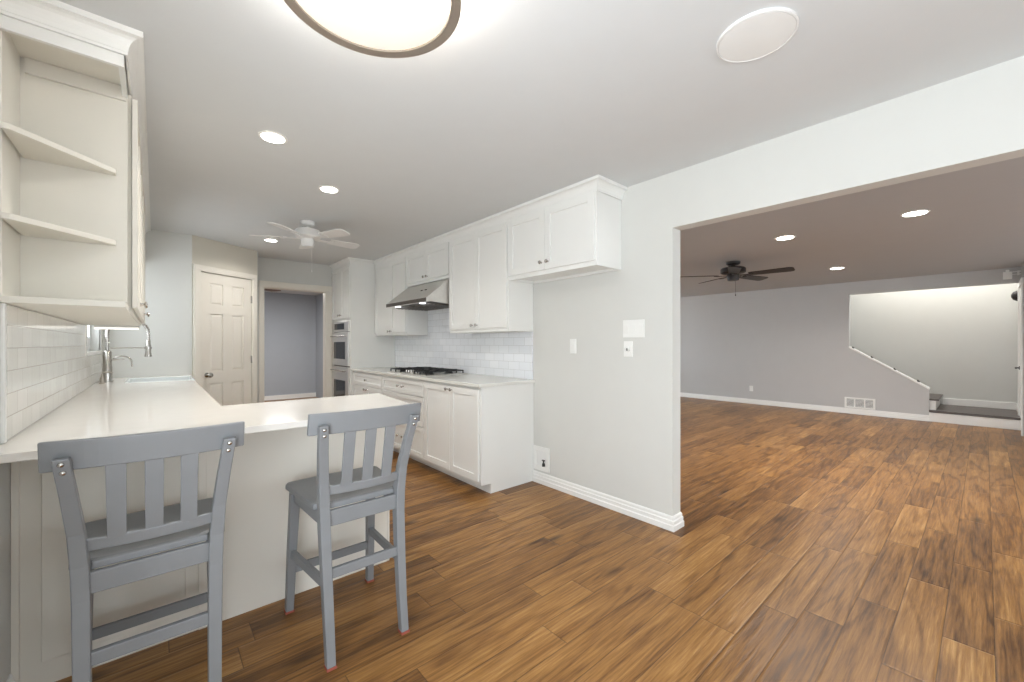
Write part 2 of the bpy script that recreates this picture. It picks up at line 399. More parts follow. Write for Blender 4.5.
# baseboards
def base_prof():  # (out, height)
    return [(0, 0), (0.019, 0), (0.019, 0.036), (0.014, 0.042), (0.014, 0.066), (0.009, 0.072), (0.009, 0.088), (0.004, 0.098), (0, 0.098)]
def baseboard(name, path, side=1, m='trim'):
    """path of plan points; the profile sticks out to the left of the path (side=1)"""
    pts = [Vector((p[0], p[1])) for p in path]; bm = bmesh.new(); rings = []
    def nrm(d): return Vector((-d.y, d.x)) * side
    for i, p in enumerate(pts):
        if i == 0: n = nrm((pts[1] - p).normalized())
        elif i == len(pts) - 1: n = nrm((p - pts[i - 1]).normalized())
        else:
            n1 = nrm((p - pts[i - 1]).normalized()); n2 = nrm((pts[i + 1] - p).normalized())
            n = (n1 + n2); n = n / n.dot(n1)
        rings.append([(p.x + n.x * o, p.y + n.y * o, h) for o, h in base_prof()])
    sweep(bm, rings)
    return struct(name, bm, m)
baseboard('baseboard_right', [(XR, 2.76), (XR, JY), (XR + 0.108, JY), (XR + 0.108, 6.4)], -1)
baseboard('baseboard_far', [(XF, 6.4), (XF, 0.605)], -1)
baseboard('baseboard_left', [(XL, 1.0), (XL, 2.27)], -1)
baseboard('baseboard_front', [(XL, YF), (XR, YF)], 1)

# pantry door (diagonal wall)
bm = bmesh.new()
for a in ((0.008, DU0, -0.018, 0.0, 0, DZ), (DU1, 0.784, -0.018, 0.0, 0, DZ), (0.008, 0.784, -0.018, 0.0, DZ, DZ + 0.066),
          (0.020, DU0 - 0.01, -0.024, -0.018, 0, DZ + 0.012), (DU1 + 0.01, 0.772, -0.024, -0.018, 0, DZ + 0.012), (0.020, 0.772, -0.024, -0.018, DZ + 0.012, DZ + 0.05)):
    dbox(bm, *a)
struct('trim_4', bm, 'door', bev=0.004)
droot = bpy.data.objects.new('door_1', None); COL.objects.link(droot); droot.location = (DX, DY, 0); droot.rotation_euler = (0, 0, dang)
droot['kind'] = 'structure'; WL['door_1'] = Vector((DX, DY, 0))
def six_panel(name, u0, u1, z0, z1, w0, th, parent, m):
    bm = bmesh.new(); W_ = u1 - u0; H = z1 - z0
    st = 0.105 * W_ / 0.63; rails = [(0, 0.24), (0.82, 0.95), (1.60, 1.70), (1.94, H)]
    rails = [(a * H / 2.05, b * H / 2.05) for a, b in rails[:-1]] + [(1.94 * H / 2.05, H)]
    cw = (W_ - 3 * st) / 2
    for k in range(3): box(bm, u0 + k * (st + cw), u0 + k * (st + cw) + st, w0, w0 + th, z0, z1)
    for a, b in rails:
        for k in range(2): box(bm, u0 + st + k * (st + cw), u0 + st + k * (st + cw) + cw, w0, w0 + th, z0 + a, z0 + b)
    for (a0, a1), (b0, b1) in zip(rails, rails[1:]):
        for k in range(2):
            x0 = u0 + st + k * (st + cw); x1 = x0 + cw
            box(bm, x0, x1, w0 + 0.011, w0 + th - 0.01, z0 + a1, z0 + b0)
            i = 0.028                                            # raised field with sloping sides
            hexa(bm, [(x0 + 0.01, w0 + 0.011, z0 + a1 + 0.01), (x1 - 0.01, w0 + 0.011, z0 + a1 + 0.01), (x1 - 0.01, w0 + 0.011, z0 + b0 - 0.01), (x0 + 0.01, w0 + 0.011, z0 + b0 - 0.01)],
                 [(x0 + i, w0 + 0.003, z0 + a1 + i), (x1 - i, w0 + 0.003, z0 + a1 + i), (x1 - i, w0 + 0.003, z0 + b0 - i), (x0 + i, w0 + 0.003, z0 + b0 - i)])
    return obj(name, bm, m, parent, local=True)
six_panel('door_panel', DU0 + 0.006, DU1 - 0.004, 0.008, DZ - 0.004, 0.004, 0.035, droot, 'door')
bm = bmesh.new(); lathe(bm, [(0.026, 0), (0.028, -0.006), (0.012, -0.012), (0.011, -0.032), (0.024, -0.042), (0.029, -0.055), (0.024, -0.068), (0.010, -0.073)], (0.160, 0.004, 0.925), 'Y', 20)
obj('door_knob', bm, 'chrome', droot, smooth=True, local=True)
for z in (0.25, 1.08, 1.82):
    bm = bmesh.new(); box(bm, DU1 - 0.012, DU1 + 0.012, -0.003, 0.004, z - 0.045, z + 0.045); lathe(bm, [(0.006, z - 0.045), (0.006, z + 0.045)], (DU1, -0.006, 0), 'Z', 10)
    obj('hinge', bm, 'chrome', droot, local=True)
# entry door at the landing, on the wall that ends the living room
eroot = bpy.data.objects.new('door_2', None); COL.objects.link(eroot); eroot.location = (0, 0, 0); eroot['kind'] = 'structure'; WL['door_2'] = Vector((0, 0, 0))
obj('door_frame', B((9.86, 9.94, -0.349, -0.325, 0.186, 2.11), (9.02, 9.94, -0.349, -0.325, 2.11, 2.19), (9.02, 9.08, -0.349, -0.325, 0, 2.11)), 'trim', eroot, bev=0.004)
obj('door_slab', B((9.08, 9.86, -0.35, -0.342, 0.01, 2.11), (9.18, 9.42, -0.342, -0.338, 0.25, 0.95), (9.52, 9.76, -0.342, -0.338, 0.25, 0.95), (9.18, 9.42, -0.342, -0.338, 1.1, 1.95), (9.52, 9.76, -0.342, -0.338, 1.1, 1.95)), 'trim', eroot, bev=0.003)
bm = bmesh.new(); lathe(bm, [(0.028, 0), (0.028, 0.01), (0.01, 0.015), (0.01, 0.05)], (9.74, -0.342, 0.913), 'Y', 16); tube(bm, [(9.74, -0.30, 0.913), (9.66, -0.295, 0.915), (9.62, -0.298, 0.91)], 0.009, 8)
obj('door_handle', bm, 'slot', eroot, smooth=True)

# ================================================================ CABINETS
def fmap(face, pos):
    """(u, v, w) with w pointing out of the front -> world box"""
    if face == '-X': return lambda u0, u1, v0, v1, w0, w1: (pos - w0, pos - w1, u0, u1, v0, v1)
    if face == '+X': return lambda u0, u1, v0, v1, w0, w1: (pos + w0, pos + w1, u0, u1, v0, v1)
    if face == '-Y': return lambda u0, u1, v0, v1, w0, w1: (u0, u1, pos - w0, pos - w1, v0, v1)
def shaker(name, F, u0, u1, v0, v1, parent, m='cab', fr=0.057, th=0.019):
    bm = bmesh.new(); r = min(fr, (v1 - v0) * 0.28)
    box(bm, *F(u0, u0 + fr, v0, v1, 0.001, th)); box(bm, *F(u1 - fr, u1, v0, v1, 0.001, th))
    box(bm, *F(u0 + fr, u1 - fr, v0, v0 + r, 0.001, th)); box(bm, *F(u0 + fr, u1 - fr, v1 - r, v1, 0.001, th))
    box(bm, *F(u0 + fr, u1 - fr, v0 + r, v1 - r, 0.001, th - 0.010))
    return obj(name, bm, m, parent, bev=0.0012, segs=1)
def knob(F, u, v, parent, w=0.019):
    x0, x1, y0, y1, z0, z1 = F(u, u, v, v, w, w + 0.001)
    d = x1 - x0 if abs(x1 - x0) > 1e-6 else 0
    # boxes sort their corners, so work out direction from F itself
    a = F(0, 0, 0, 0, 0, 0); b = F(0, 0, 0, 0, 1, 1)
    s = (b[0] - a[0]); bm = bmesh.new()
    lathe(bm, [(0.008, 0), (0.005, s * 0.004), (0.0045, s * 0.014), (0.013, s * 0.018), (0.0155, s * 0.022), (0.013, s * 0.027), (0.004, s * 0.029)], (a[0] + s * w, u, v), 'X', 16)
    return obj('knob', bm, 'chrome', parent, smooth=True)

XU = 2.36   # upper box front
FU = fmap('-X', XU)
def upper(y0, y1, z0, splits, label, knobz, name='upper_cabinet'):
    t = thing(name, label, 'cabinet', ((XU + XR) / 2, (y0 + y1) / 2, z0), 0, 'wall cabinets above the range')
    a, b = y0 + 0.001, y1 - 0.001; z1 = 2.405
    obj('carcass', B((XU + 0.018, XR - 0.002, a, a + 0.018, z0, z1), (XU + 0.018, XR - 0.002, b - 0.018, b, z0, z1), (XU + 0.026, XR - 0.014, a + 0.018, b - 0.018, z0 + 0.02, z0 + 0.036),
                     (XU + 0.026, XR - 0.014, a + 0.018, b - 0.018, z1 - 0.02, z1), (XR - 0.014, XR - 0.002, a + 0.018, b - 0.018, z0, z1), (XU + 0.018, XU + 0.024, a + 0.019, b - 0.019, z0 + 0.03, z1 - 0.03),
                     (XU, XU + 0.018, a, a + 0.035, z0, z1), (XU, XU + 0.018, b - 0.035, b, z0, z1), (XU, XU + 0.018, a + 0.035, b - 0.035, z0, z0 + 0.045), (XU, XU + 0.018, a + 0.035, b - 0.035, z1 - 0.06, z1)), 'cab', t)
    e = [y0 + 0.012] + splits + [y1 - 0.012]
    for i in range(len(e) - 1):
        d = shaker('door', FU, e[i] + 0.0015, e[i + 1] - 0.0015, z0 + 0.034, 2.348, t)
        ky = e[i + 1] - 0.036 if i == 0 else e[i] + 0.036
        if len(e) == 3: knob(FU, ky, z0 + knobz, d)
    return t
upper(1.80, 2.758, 1.83, [2.30], 'short white two-door wall cabinet at the right end, nearest the switch plates', 0.093)
upper(2.76, 3.718, 1.385, [3.245], 'tall white two-door wall cabinet just right of the range hood', 0.066)
upper(3.72, 4.698, 1.975, [4.20], 'short white two-door wall cabinet directly above the range hood', 0.066)
upper(4.70, 5.655, 1.385, [5.148], 'white two-door wall cabinet between the range hood and oven tower', 0.052)
# crown along the wall cabinets and round the oven tower
def crown(name, path, side, z0=2.352, z1=2.4395, out=0.048, m='cab'):
    zc_ = z1 - 0.022; prof = [(0.0, z0), (0.007, z0), (0.007, z0 + 0.010)] + [(0.009 + (out - 0.015) * (1 - math.cos(q * PI / 10)), z0 + 0.012 + (zc_ - z0 - 0.012) * math.sin(q * PI / 10)) for q in range(6)] + [(out, zc_), (out, z1), (0.0, z1)]
    pts = [Vector((p[0], p[1])) for p in path]; bm = bmesh.new(); rings = []
    def nrm(d): return Vector((-d.y, d.x)) * side
    for i, p in enumerate(pts):
        if i == 0: n = nrm((pts[1] - p).normalized())
        elif i == len(pts) - 1: n = nrm((p - pts[i - 1]).normalized())
        else:
            n1 = nrm((p - pts[i - 1]).normalized()); n2 = nrm((pts[i + 1] - p).normalized()); n = (n1 + n2); n = n / n.dot(n1)
        rings.append([(p.x + n.x * o, p.y + n.y * o, h) for o, h in prof])
    sweep(bm, rings)
    return struct(name, bm, m)
crown('trim_5', [(XR - 0.001, 1.797), (XU - 0.003, 1.797), (XU - 0.003, 5.655)], 1)
crown('trim_6', [(XU - 0.05, 5.658), (2.008, 5.658), (2.008, 6.395)], 1)
# the boxed light rail / soffit strip under the fridge-side cabinet
# oven tower
T = thing('oven_tower_cabinet', 'tall white cabinet tower holding the steel double oven', 'cabinet', (2.33, 6.03, 0))
XT = 2.012; FT = fmap('-X', XT)
obj('carcass', B((XT + 0.018, XR - 0.002, 5.660, 5.682, 0, 2.405), (XT + 0.018, XR - 0.002, 6.375, 6.397, 0, 2.405), (XT + 0.03, XR - 0.02, 5.682, 6.375, 2.36, 2.405), (XT + 0.03, XR - 0.02, 5.682, 6.375, 1.60, 1.62),
                 (XT + 0.03, XR - 0.02, 5.682, 6.375, 0.32, 0.34), (XT + 0.05, XR - 0.02, 5.682, 6.375, 0.0, 0.10), (XR - 0.02, XR - 0.002, 5.682, 6.375, 0.0, 2.405),
                 (XT, XT + 0.018, 5.660, 5.695, 0.1, 2.405), (XT, XT + 0.018, 6.362, 6.397, 0.1, 2.405), (XT, XT + 0.018, 5.695, 6.362, 1.595, 1.635), (XT, XT + 0.018, 5.695, 6.362, 2.34, 2.405), (XT, XT + 0.018, 5.695, 6.362, 0.31, 0.345)), 'cab', T)
for a, b, k in ((5.672, 6.026, 5.99), (6.029, 6.385, 6.065)):
    d = shaker('door', FT, a, b, 1.63, 2.345, T); knob(FT, k, 1.675, d)
d = shaker('drawer', FT, 5.672, 6.385, 0.11, 0.315, T); knob(FT, 6.03, 0.21, d)
O = thing('double_oven', 'stainless steel double wall oven set in the white tower', 'oven', (2.2, 6.03, 0.345))
obj('oven_body', B((XT + 0.004, 2.55, 5.70, 6.357, 0.35, 1.59)), 'steel_dark', O)
p = obj('control_panel', B((XT - 0.022, XT + 0.004, 5.69, 6.366, 1.445, 1.59)), 'steel', O, bev=0.003)
obj('display', B((XT - 0.025, XT - 0.022, 5.86, 6.26, 1.475, 1.56)), 'glassblk', p)
for nm, z0, z1, w0, w1 in (('oven_door', 0.965, 1.435, 1.06, 1.30), ('oven_door', 0.36, 0.95, 0.50, 0.76)):
    dd = obj(nm, B((XT - 0.030, XT + 0.003, 5.69, 6.366, z0, z1)), 'steel', O, bev=0.004)
    obj('oven_window', B((XT - 0.033, XT - 0.030, 5.80, 6.26, w0, w1)), 'glassblk', dd)
    bm = bmesh.new(); hz = z1 - 0.055
    tube(bm, [(XT - 0.058, 5.74, hz), (XT - 0.058, 6.32, hz)], 0.011, 12)
    for y in (5.78, 6.28): tube(bm, [(XT - 0.058, y, hz), (XT - 0.028, y, hz)], 0.008, 8)
    obj('oven_handle', bm, 'chrome', dd, smooth=True)

# base cabinets (right)
XB = 2.052; FB = fmap('-X', XB)
def base(y0, y1, label, kind):
    t = thing('base_cabinet', label, 'cabinet', ((XB + XR) / 2, (y0 + y1) / 2, 0), 0, 'base cabinets under the cooktop counter')
    a, b = y0 + 0.001, y1 - 0.001
    en = y0 < 2.8
    bm = B((XB + 0.019, XR - 0.002, a + (0.018 if en else 0), b, 0.085, 0.907), (XB, XB + 0.018, a + 0.035, b - 0.03, 0.085, 0.125), (XB, XB + 0.018, a + 0.035, b - 0.03, 0.875, 0.907), (XB, XB + 0.018, a, a + 0.035, 0.085, 0.907), (XB, XB + 0.018, b - 0.03, b, 0.085, 0.907))
    if y0 < 2.8: # finished end panel with its toe notch
        prism(bm, [(XB + 0.019, a, 0.907), (XR - 0.002, a, 0.907), (XR - 0.002, a, 0), (2.152, a, 0), (2.152, a, 0.085), (XB + 0.019, a, 0.085)], (0, 0.018, 0))
    obj('carcass', bm, 'cab', t)
    obj('toe_kick', B((2.15, 2.166, a + (0.018 if y0 < 2.8 else 0), b, 0.0, 0.085)), 'cab', t)
    if kind == 'doors':
        mid = (y0 + y1) / 2 - 0.01
        for p0, p1, k in ((y0 + 0.02, mid, mid - 0.035), (mid, y1 - 0.008, mid + 0.04)):
            d = shaker('door', FB, p0 + 0.0015, p1 - 0.0015, 0.115, 0.888, t); knob(FB, k, 0.856, d)
    elif kind == 'drawers':
        for z0, z1 in ((0.735, 0.888), (0.43, 0.728), (0.115, 0.423)):
            d = shaker('drawer', FB, y0 + 0.006, y1 - 0.006, z0, z1, t, fr=0.045)
            for ky in ((y0 + y1) / 2 - 0.055, (y0 + y1) / 2 + 0.055): knob(FB, ky, (z0 + z1) / 2, d)
    else:
        d = shaker('drawer', FB, y0 + 0.006, y1 - 0.006, 0.735, 0.888, t, fr=0.045); knob(FB, (y0 + y1) / 2, 0.81, d)
        mid = (y0 + y1) / 2
        for p0, p1, k in ((y0 + 0.006, mid, mid - 0.035), (mid, y1 - 0.006, mid + 0.035)):
            d = shaker('door', FB, p0 + 0.0015, p1 - 0.0015, 0.115, 0.728, t); knob(FB, k, 0.69, d)
base(2.752, 3.69, 'white two-door base cabinet at the near right end of the run', 'doors')
base(3.692, 4.69, 'white three-drawer base cabinet directly under the gas cooktop', 'drawers')
base(4.692, 5.655, 'white base cabinet with one top drawer beside the oven tower', 'mixed')
ct = obj('countertop', B((2.014, XR - 0.001, 2.735, 5.658, 0.909, 0.937)), 'quartz2', bev=0.003)
tag(ct, 'pale quartz countertop under the gas cooktop, along the right wall', 'countertop')
# backsplash, right wall
bs = obj('tile_field', B((XR - 0.012, XR - 0.0005, 2.762, 3.717, 0.938, 1.384), (XR - 0.012, XR - 0.0005, 3.717, 4.70, 0.938, 1.974), (XR - 0.012, XR - 0.0005, 4.70, 5.657, 0.938, 1.384)), 'tile')
bs.name = 'backsplash'; tag(bs, 'white subway tile backsplash behind the gas cooktop', 'backsplash')

# cooktop
K = thing('gas_cooktop', 'stainless gas cooktop with black grates set in the right counter', 'cooktop', (2.33, 4.2, 0.937))
CY0, CY1, CX0, CX1 = 3.76, 4.66, 2.09, 2.60
obj('tray', B((CX0, CX1, CY0, CY1, 0.9375, 0.945), (CX0, CX1, CY0, CY0 + 0.012, 0.945, 0.949), (CX0, CX1, CY1 - 0.012, CY1, 0.945, 0.949), (CX0, CX0 + 0.012, CY0 + 0.012, CY1 - 0.012, 0.945, 0.949), (CX1 - 0.012, CX1, CY0 + 0.012, CY1 - 0.012, 0.945, 0.949)), 'steel', K, bev=0.002)
for (x, y, r) in ((2.22, 3.92, 0.045), (2.47, 3.92, 0.038), (2.40, 4.21, 0.06), (2.22, 4.50, 0.038), (2.47, 4.50, 0.045)):
    bm = bmesh.new(); lathe(bm, [(r + 0.012, 0.945), (r + 0.010, 0.953), (r, 0.954), (r, 0.962), (r * 0.8, 0.966), (0.01, 0.966)], (x, y, 0), 'Z', 24)
    obj('burner', bm, 'black', K, smooth=True)
for gy0, gy1 in ((3.785, 4.055), (4.075, 4.345), (4.365, 4.635)):
    bm = bmesh.new(); x0 = 2.11 if not (4.0 < gy0 < 4.3) else 2.24; x1 = 2.58; t = 0.012; h0, h1 = 0.972, 0.985
    box(bm, x0, x1, gy0, gy0 + t, h0, h1); box(bm, x0, x1, gy1 - t, gy1, h0, h1); box(bm, x0, x0 + t, gy0, gy1, h0, h1); box(bm, x1 - t, x1, gy0, gy1, h0, h1)
    ym = (gy0 + gy1) / 2; box(bm, x0, x1, ym - t / 2, ym + t / 2, h0, h1 + 0.004)
    for k in (1, 2, 3): xx = x0 + (x1 - x0) * k / 4; box(bm, xx - t / 2, xx + t / 2, gy0, gy1, h0, h1 + 0.004)
    for xx in (x0, x1 - t):
        for yy in (gy0, gy1 - t, ym - t / 2): box(bm, xx, xx + t, yy, yy + t, 0.945, h0)
    obj('grate', bm, 'black', K, bev=0.002, segs=1)
for i in range(5):
    bm = bmesh.new(); lathe(bm, [(0.019, 0.945), (0.019, 0.949), (0.015, 0.952), (0.013, 0.976), (0.009, 0.979)], (2.165, 4.09 + i * 0.058, 0), 'Z', 16)
    obj('knob', bm, 'chrome', K, smooth=True)

# range hood
H = thing('range_hood', 'stainless steel under-cabinet range hood above the gas cooktop', 'range hood', (2.4, 4.22, 1.69))
HY0, HY1 = 3.732, 4.688; HX = 2.085
bm = bmesh.new()
pf = [(XR - 0.014, 1.972), (2.37, 1.972), (HX, 1.745), (HX, 1.705), (2.12, 1.705), (2.12, 1.712), (2.37, 1.70), (XR - 0.014, 1.70)]
prism(bm, [(x, HY0, z) for x, z in pf], (0, HY1 - HY0, 0))
obj('canopy', bm, 'steel', H, bev=0.002)
obj('front_lip', B((HX - 0.004, HX, HY0 + 0.002, HY1 - 0.002, 1.706, 1.744)), 'steel_dark', H)
for a, b in ((3.80, 4.19), (4.23, 4.62)):
    bm = B((2.18, 2.60, a, b, 1.690, 1.698))
    for k in range(9): box(bm, 2.20 + k * 0.044, 2.21 + k * 0.044, a + 0.01, b - 0.01, 1.686, 1.690)
    obj('filter', bm, 'steel_dark', H)
for y in (3.92, 4.50):
    bm = bmesh.new(); lathe(bm, [(0.034, 1.7025), (0.034, 1.708)], (2.145, y, -0.004), 'Z', 20)
    obj('hood_light', bm, 'hoodled', H)
    area('hood_lamp', (2.16, y, 1.683), (0, 0, 0), 0.05, 0.05, 0.12, (0.95, 0.97, 1.0), 'DISK')
for k in range(2): obj('button', B((2.225, 2.237, 3.98 + k * 0.09, 4.02 + k * 0.09, 1.855, 1.866)), 'slot', H)

# ---------------------------------------------------------------- peninsula and sink run
def rbox_counter():
    bm = bmesh.new(); z0, z1 = 0.908, 0.937
    pts = [(XL + 0.001, 1.946), (1.06, 1.946), (1.145, 2.70), (0.272, 2.70), (0.272, 4.80), (-0.20, 4.80), (-0.20, 5.40), (0.272, 5.40), (0.272, YB - 0.001), (XL + 0.001, YB - 0.001)]
    prism(bm, [(x, y, z0) for x, y in pts], (0, 0, z1 - z0)); return bm
c = obj('countertop', rbox_counter(), 'quartz', bev=0.003)
tag(c, 'glossy white quartz countertop wrapping from the sink to the stool peninsula', 'countertop')
P = thing('peninsula_cabinet', 'cream peninsula cabinet behind the two grey stools', 'cabinet', (0.33, 2.45, 0))
obj('carcass', B((XL + 0.002, 1.025, 2.302, 2.66, 0.0, 0.906)), 'door', P, bev=0.003)
obj('end_panel', B((1.026, 1.04, 2.292, 2.66, 0.0, 0.906)), 'door', P, bev=0.003)
obj('back_panel', B((XL + 0.002, 1.025, 2.294, 2.301, 0.0, 0.906)), 'door', P)
obj('raised_panel', B((-0.317, 0.10, 2.284, 2.2935, 0.093, 0.905)), 'door', P, bev=0.003)
obj('batten', B((0.145, 0.175, 2.288, 2.2935, 0.0, 0.905)), 'door', P, bev=0.002)
obj('filler_strip', B((XL + 0.0015, XL + 0.02, 2.278, 2.294, 0.0, 0.905)), 'door', P)
# sink base run
Q = thing('sink_base_cabinet', 'cream base cabinet run under the white sink, along the left wall', 'cabinet', (-0.08, 4.1, 0))
obj('carcass', B((XL + 0.002, 0.222, 2.663, 4.79, 0.09, 0.906), (XL + 0.002, 0.222, 4.79, 5.41, 0.09, 0.66), (XL + 0.002, 0.222, 5.41, YB - 0.002, 0.09, 0.906), (XL + 0.002, 0.16, 2.663, YB - 0.002, 0, 0.09)), 'cab', Q)
FQ = fmap('+X', 0.222)
for a, b in ((2.70, 3.2), (3.2, 3.7), (3.7, 4.24), (4.24, 4.78)):
    d = shaker('door', FQ, a + 0.002, b - 0.002, 0.11, 0.88, Q); knob(FQ, b - 0.04, 0.84, d)
for a, b in ((4.80, 5.10), (5.10, 5.40)):
    d = shaker('door', FQ, a + 0.002, b - 0.002, 0.11, 0.64, Q); knob(FQ, (5.06 if a < 5 else 5.14), 0.60, d)
# apron sink
Z = bmesh.new(); t = 0.02
sx0, sx1, sy0, sy1, sz0, sz1 = -0.198, 0.285, 4.802, 5.398, 0.665, 0.941
box(Z, sx0, sx1, sy0, sy0 + t, sz0, sz1); box(Z, sx0, sx1, sy1 - t, sy1, sz0, sz1)
box(Z, sx0, sx0 + t, sy0 + t, sy1 - t, sz0, sz1); box(Z, sx1 - t, sx1, sy0 + t, sy1 - t, sz0, sz1); box(Z, sx0 + t, sx1 - t, sy0 + t, sy1 - t, sz0, sz0 + t)
s = thing('apron_sink', 'white apron-front sink set in the far end of the left counter', 'sink', (0.04, 5.1, 0.665))
obj('basin', Z, 'porcelain', s, bev=0.006)
bm = bmesh.new(); lathe(bm, [(0.04, sz0 + t), (0.04, sz0 + t + 0.003), (0.01, sz0 + t + 0.004)], (0.04, 5.1, 0), 'Z', 20); obj('drain', bm, 'chrome', s, smooth=True)
# main faucet
fx, fy = -0.315, 5.02
Fc = thing('kitchen_faucet', 'tall chrome pull-down kitchen faucet with spring arch at the sink', 'faucet', (fx, fy, 0.937))
bm = bmesh.new(); lathe(bm, [(0.036, 0.937), (0.036, 0.945), (0.031, 0.95), (0.031, 1.20), (0.024, 1.21), (0.015, 1.215)], (fx, fy, 0), 'Z', 24); obj('faucet_body', bm, 'chrome', Fc, smooth=True)
bm = bmesh.new(); pts = [(fx, fy, 1.20), (fx, fy, 1.30)]
for i in range(13): a = PI - PI * i / 12; pts.append((fx + 0.134 + 0.134 * math.cos(a), fy, 1.37 + 0.127 * math.sin(a)))
pts.append((fx + 0.268, fy, 1.30)); tube(bm, pts, 0.012, 14); obj('hose', bm, 'chrome', Fc, smooth=True)
bm = bmesh.new(); tot = 20 * 26; path = [Vector(p) for p in pts]
L = [0]
for a, b in zip(path, path[1:]): L.append(L[-1] + (b - a).length)
hel = []
for i in range(tot + 1):
    s_ = L[-1] * i / tot; k = max(j for j in range(len(L) - 1) if L[j] <= s_ + 1e-9); q = path[k].lerp(path[k + 1], (s_ - L[k]) / (L[k + 1] - L[k]))
    tn = (path[k + 1] - path[k]).normalized(); yv = Vector((0, 1, 0)); nv = tn.cross(yv); an = 2 * PI * i / 14
    hel.append(q + (yv * math.cos(an) + nv * math.sin(an)) * 0.0145)
tube(bm, hel, 0.0022, 5); obj('spring', bm, 'chrome', Fc, smooth=True)
bm = bmesh.new(); lathe(bm, [(0.014, 1.31), (0.017, 1.30), (0.017, 1.27), (0.021, 1.25), (0.021, 1.19), (0.026, 1.165), (0.026, 1.155), (0.02, 1.152)], (fx + 0.268, fy, 0), 'Z', 20); obj('spray_head', bm, 'chrome', Fc, smooth=True)
bm = bmesh.new(); tube(bm, [(fx + 0.02, fy, 1.235), (fx + 0.25, fy, 1.235)], 0.006, 10); lathe(bm, [(0.026, 1.225), (0.026, 1.245)], (fx + 0.268, fy, 0), 'Z', 18); obj('support_arm', bm, 'chrome', Fc, smooth=True)
bm = bmesh.new(); tube(bm, [(fx + 0.028, fy, 1.13), (fx + 0.11, fy, 1.135)], [0.008, 0.005], 10); obj('lever_handle', bm, 'chrome', Fc, smooth=True)
# small filter tap and soap pump
ft = thing('filter_tap', 'small curved chrome filter tap right behind the tall kitchen faucet', 'faucet', (-0.30, 5.16, 0.937))
bm = bmesh.new(); lathe(bm, [(0.02, 0.937), (0.02, 0.944), (0.011, 0.95), (0.010, 1.06)], (-0.30, 5.16, 0), 'Z', 16); obj('tap_body', bm, 'chrome', ft, smooth=True)
bm = bmesh.new(); pts = [(-0.30, 5.16, 1.05), (-0.30, 5.16, 1.09)]
for i in range(11): a = PI - PI * 0.95 * i / 10; pts.append((-0.30 + 0.07 + 0.07 * math.cos(a), 5.16, 1.10 + 0.06 * math.sin(a)))
pts.append((-0.158, 5.16, 1.06)); tube(bm, pts, 0.007, 10); obj('spout', bm, 'chrome', ft, smooth=True)
sp = thing('soap_pump', 'small bronze soap pump at the near foot of the tall faucet', 'soap dispenser', (-0.335, 4.86, 0.937))
bm = bmesh.new(); lathe(bm, [(0.02, 0.937), (0.02, 0.943), (0.012, 0.948), (0.012, 0.99), (0.007, 0.995), (0.007, 1.02)], (-0.335, 4.86, 0), 'Z', 16); obj('pump_body', bm, 'ring', sp, smooth=True)
bm = bmesh.new(); tube(bm, [(-0.335, 4.86, 1.015), (-0.33, 4.86, 1.03), (-0.30, 4.86, 1.035), (-0.27, 4.86, 1.025)], 0.006, 10); obj('nozzle', bm, 'ring', sp, smooth=True)
# left backsplash
bs = obj('tile_field', B((XL + 0.0005, XL + 0.010, 2.17, WY0, 0.938, 1.405), (XL + 0.0005, XL + 0.010, WY1, YB - 0.001, 0.938, 1.405), (XL + 0.0005, XL + 0.010, WY0, WY1, 0.938, WZ0)), 'tileL')
bs.name = 'backsplash'; tag(bs, 'cream glossy subway tile backsplash on the left wall, beside the faucet', 'backsplash')
struct('trim_7', B((XL + 0.0005, XL + 0.012, 2.145, 2.168, 0.938, 1.407)), 'trim', bev=0.003)
struct('trim_8', B((XL + 0.0005, XL + 0.014, WY0 - 0.03, WY0, WZ0 - 0.03, WZ1 + 0.03), (XL + 0.0005, XL + 0.014, WY1, WY1 + 0.03, WZ0 - 0.03, WZ1 + 0.03), (XL + 0.0005, XL + 0.014, WY0, WY1, WZ0 - 0.03, WZ0), (XL + 0.0005, XL + 0.014, WY0, WY1, WZ1, WZ1 + 0.03)), 'trim', bev=0.003)

# open end shelf + upper run on the left wall
XS = -0.088
OS = thing('open_corner_shelf', 'open cream end shelf unit at the top left, under the crown', 'shelf', (-0.24, 2.27, 1.41))
obj('partition', B((XL + 0.002, XS, 2.392, 2.41, 1.432, 2.40)), 'cabin', OS)
obj('cleat', B((XL + 0.018, XS - 0.004, 2.378, 2.391, 2.297, 2.354)), 'cabin', OS)
obj('back_board', B((XL + 0.001, XL + 0.005, 2.142, 2.391, 1.432, 2.355)), 'cabin', OS)
obj('top_board', B((XL + 0.002, XS, 2.142, 2.391, 2.355, 2.38)), 'cabin', OS)
obj('bottom_board', B((XL + 0.002, XS + 0.004, 2.135, 2.41, 1.408, 1.431)), 'cabin', OS, bev=0.002)
obj('frieze', B((XL + 0.002, XS, 2.125, 2.141, 2.312, 2.405), (XS - 0.016, XS, 2.141, 2.391, 2.312, 2.405)), 'cab', OS)
for zt in (1.995, 1.70):
    bm = bmesh.new(); prism(bm, [(XL + 0.012, 2.391, zt - 0.02), (XL + 0.012, 2.10, zt - 0.02), (XL + 0.03, 2.10, zt - 0.02), (XS - 0.035, 2.36, zt - 0.02), (XS - 0.035, 2.391, zt - 0.02)], (0, 0, 0.02))
    obj('shelf', bm, 'cabin', OS, bev=0.002)
FL = fmap('+X', XS + 0.012)
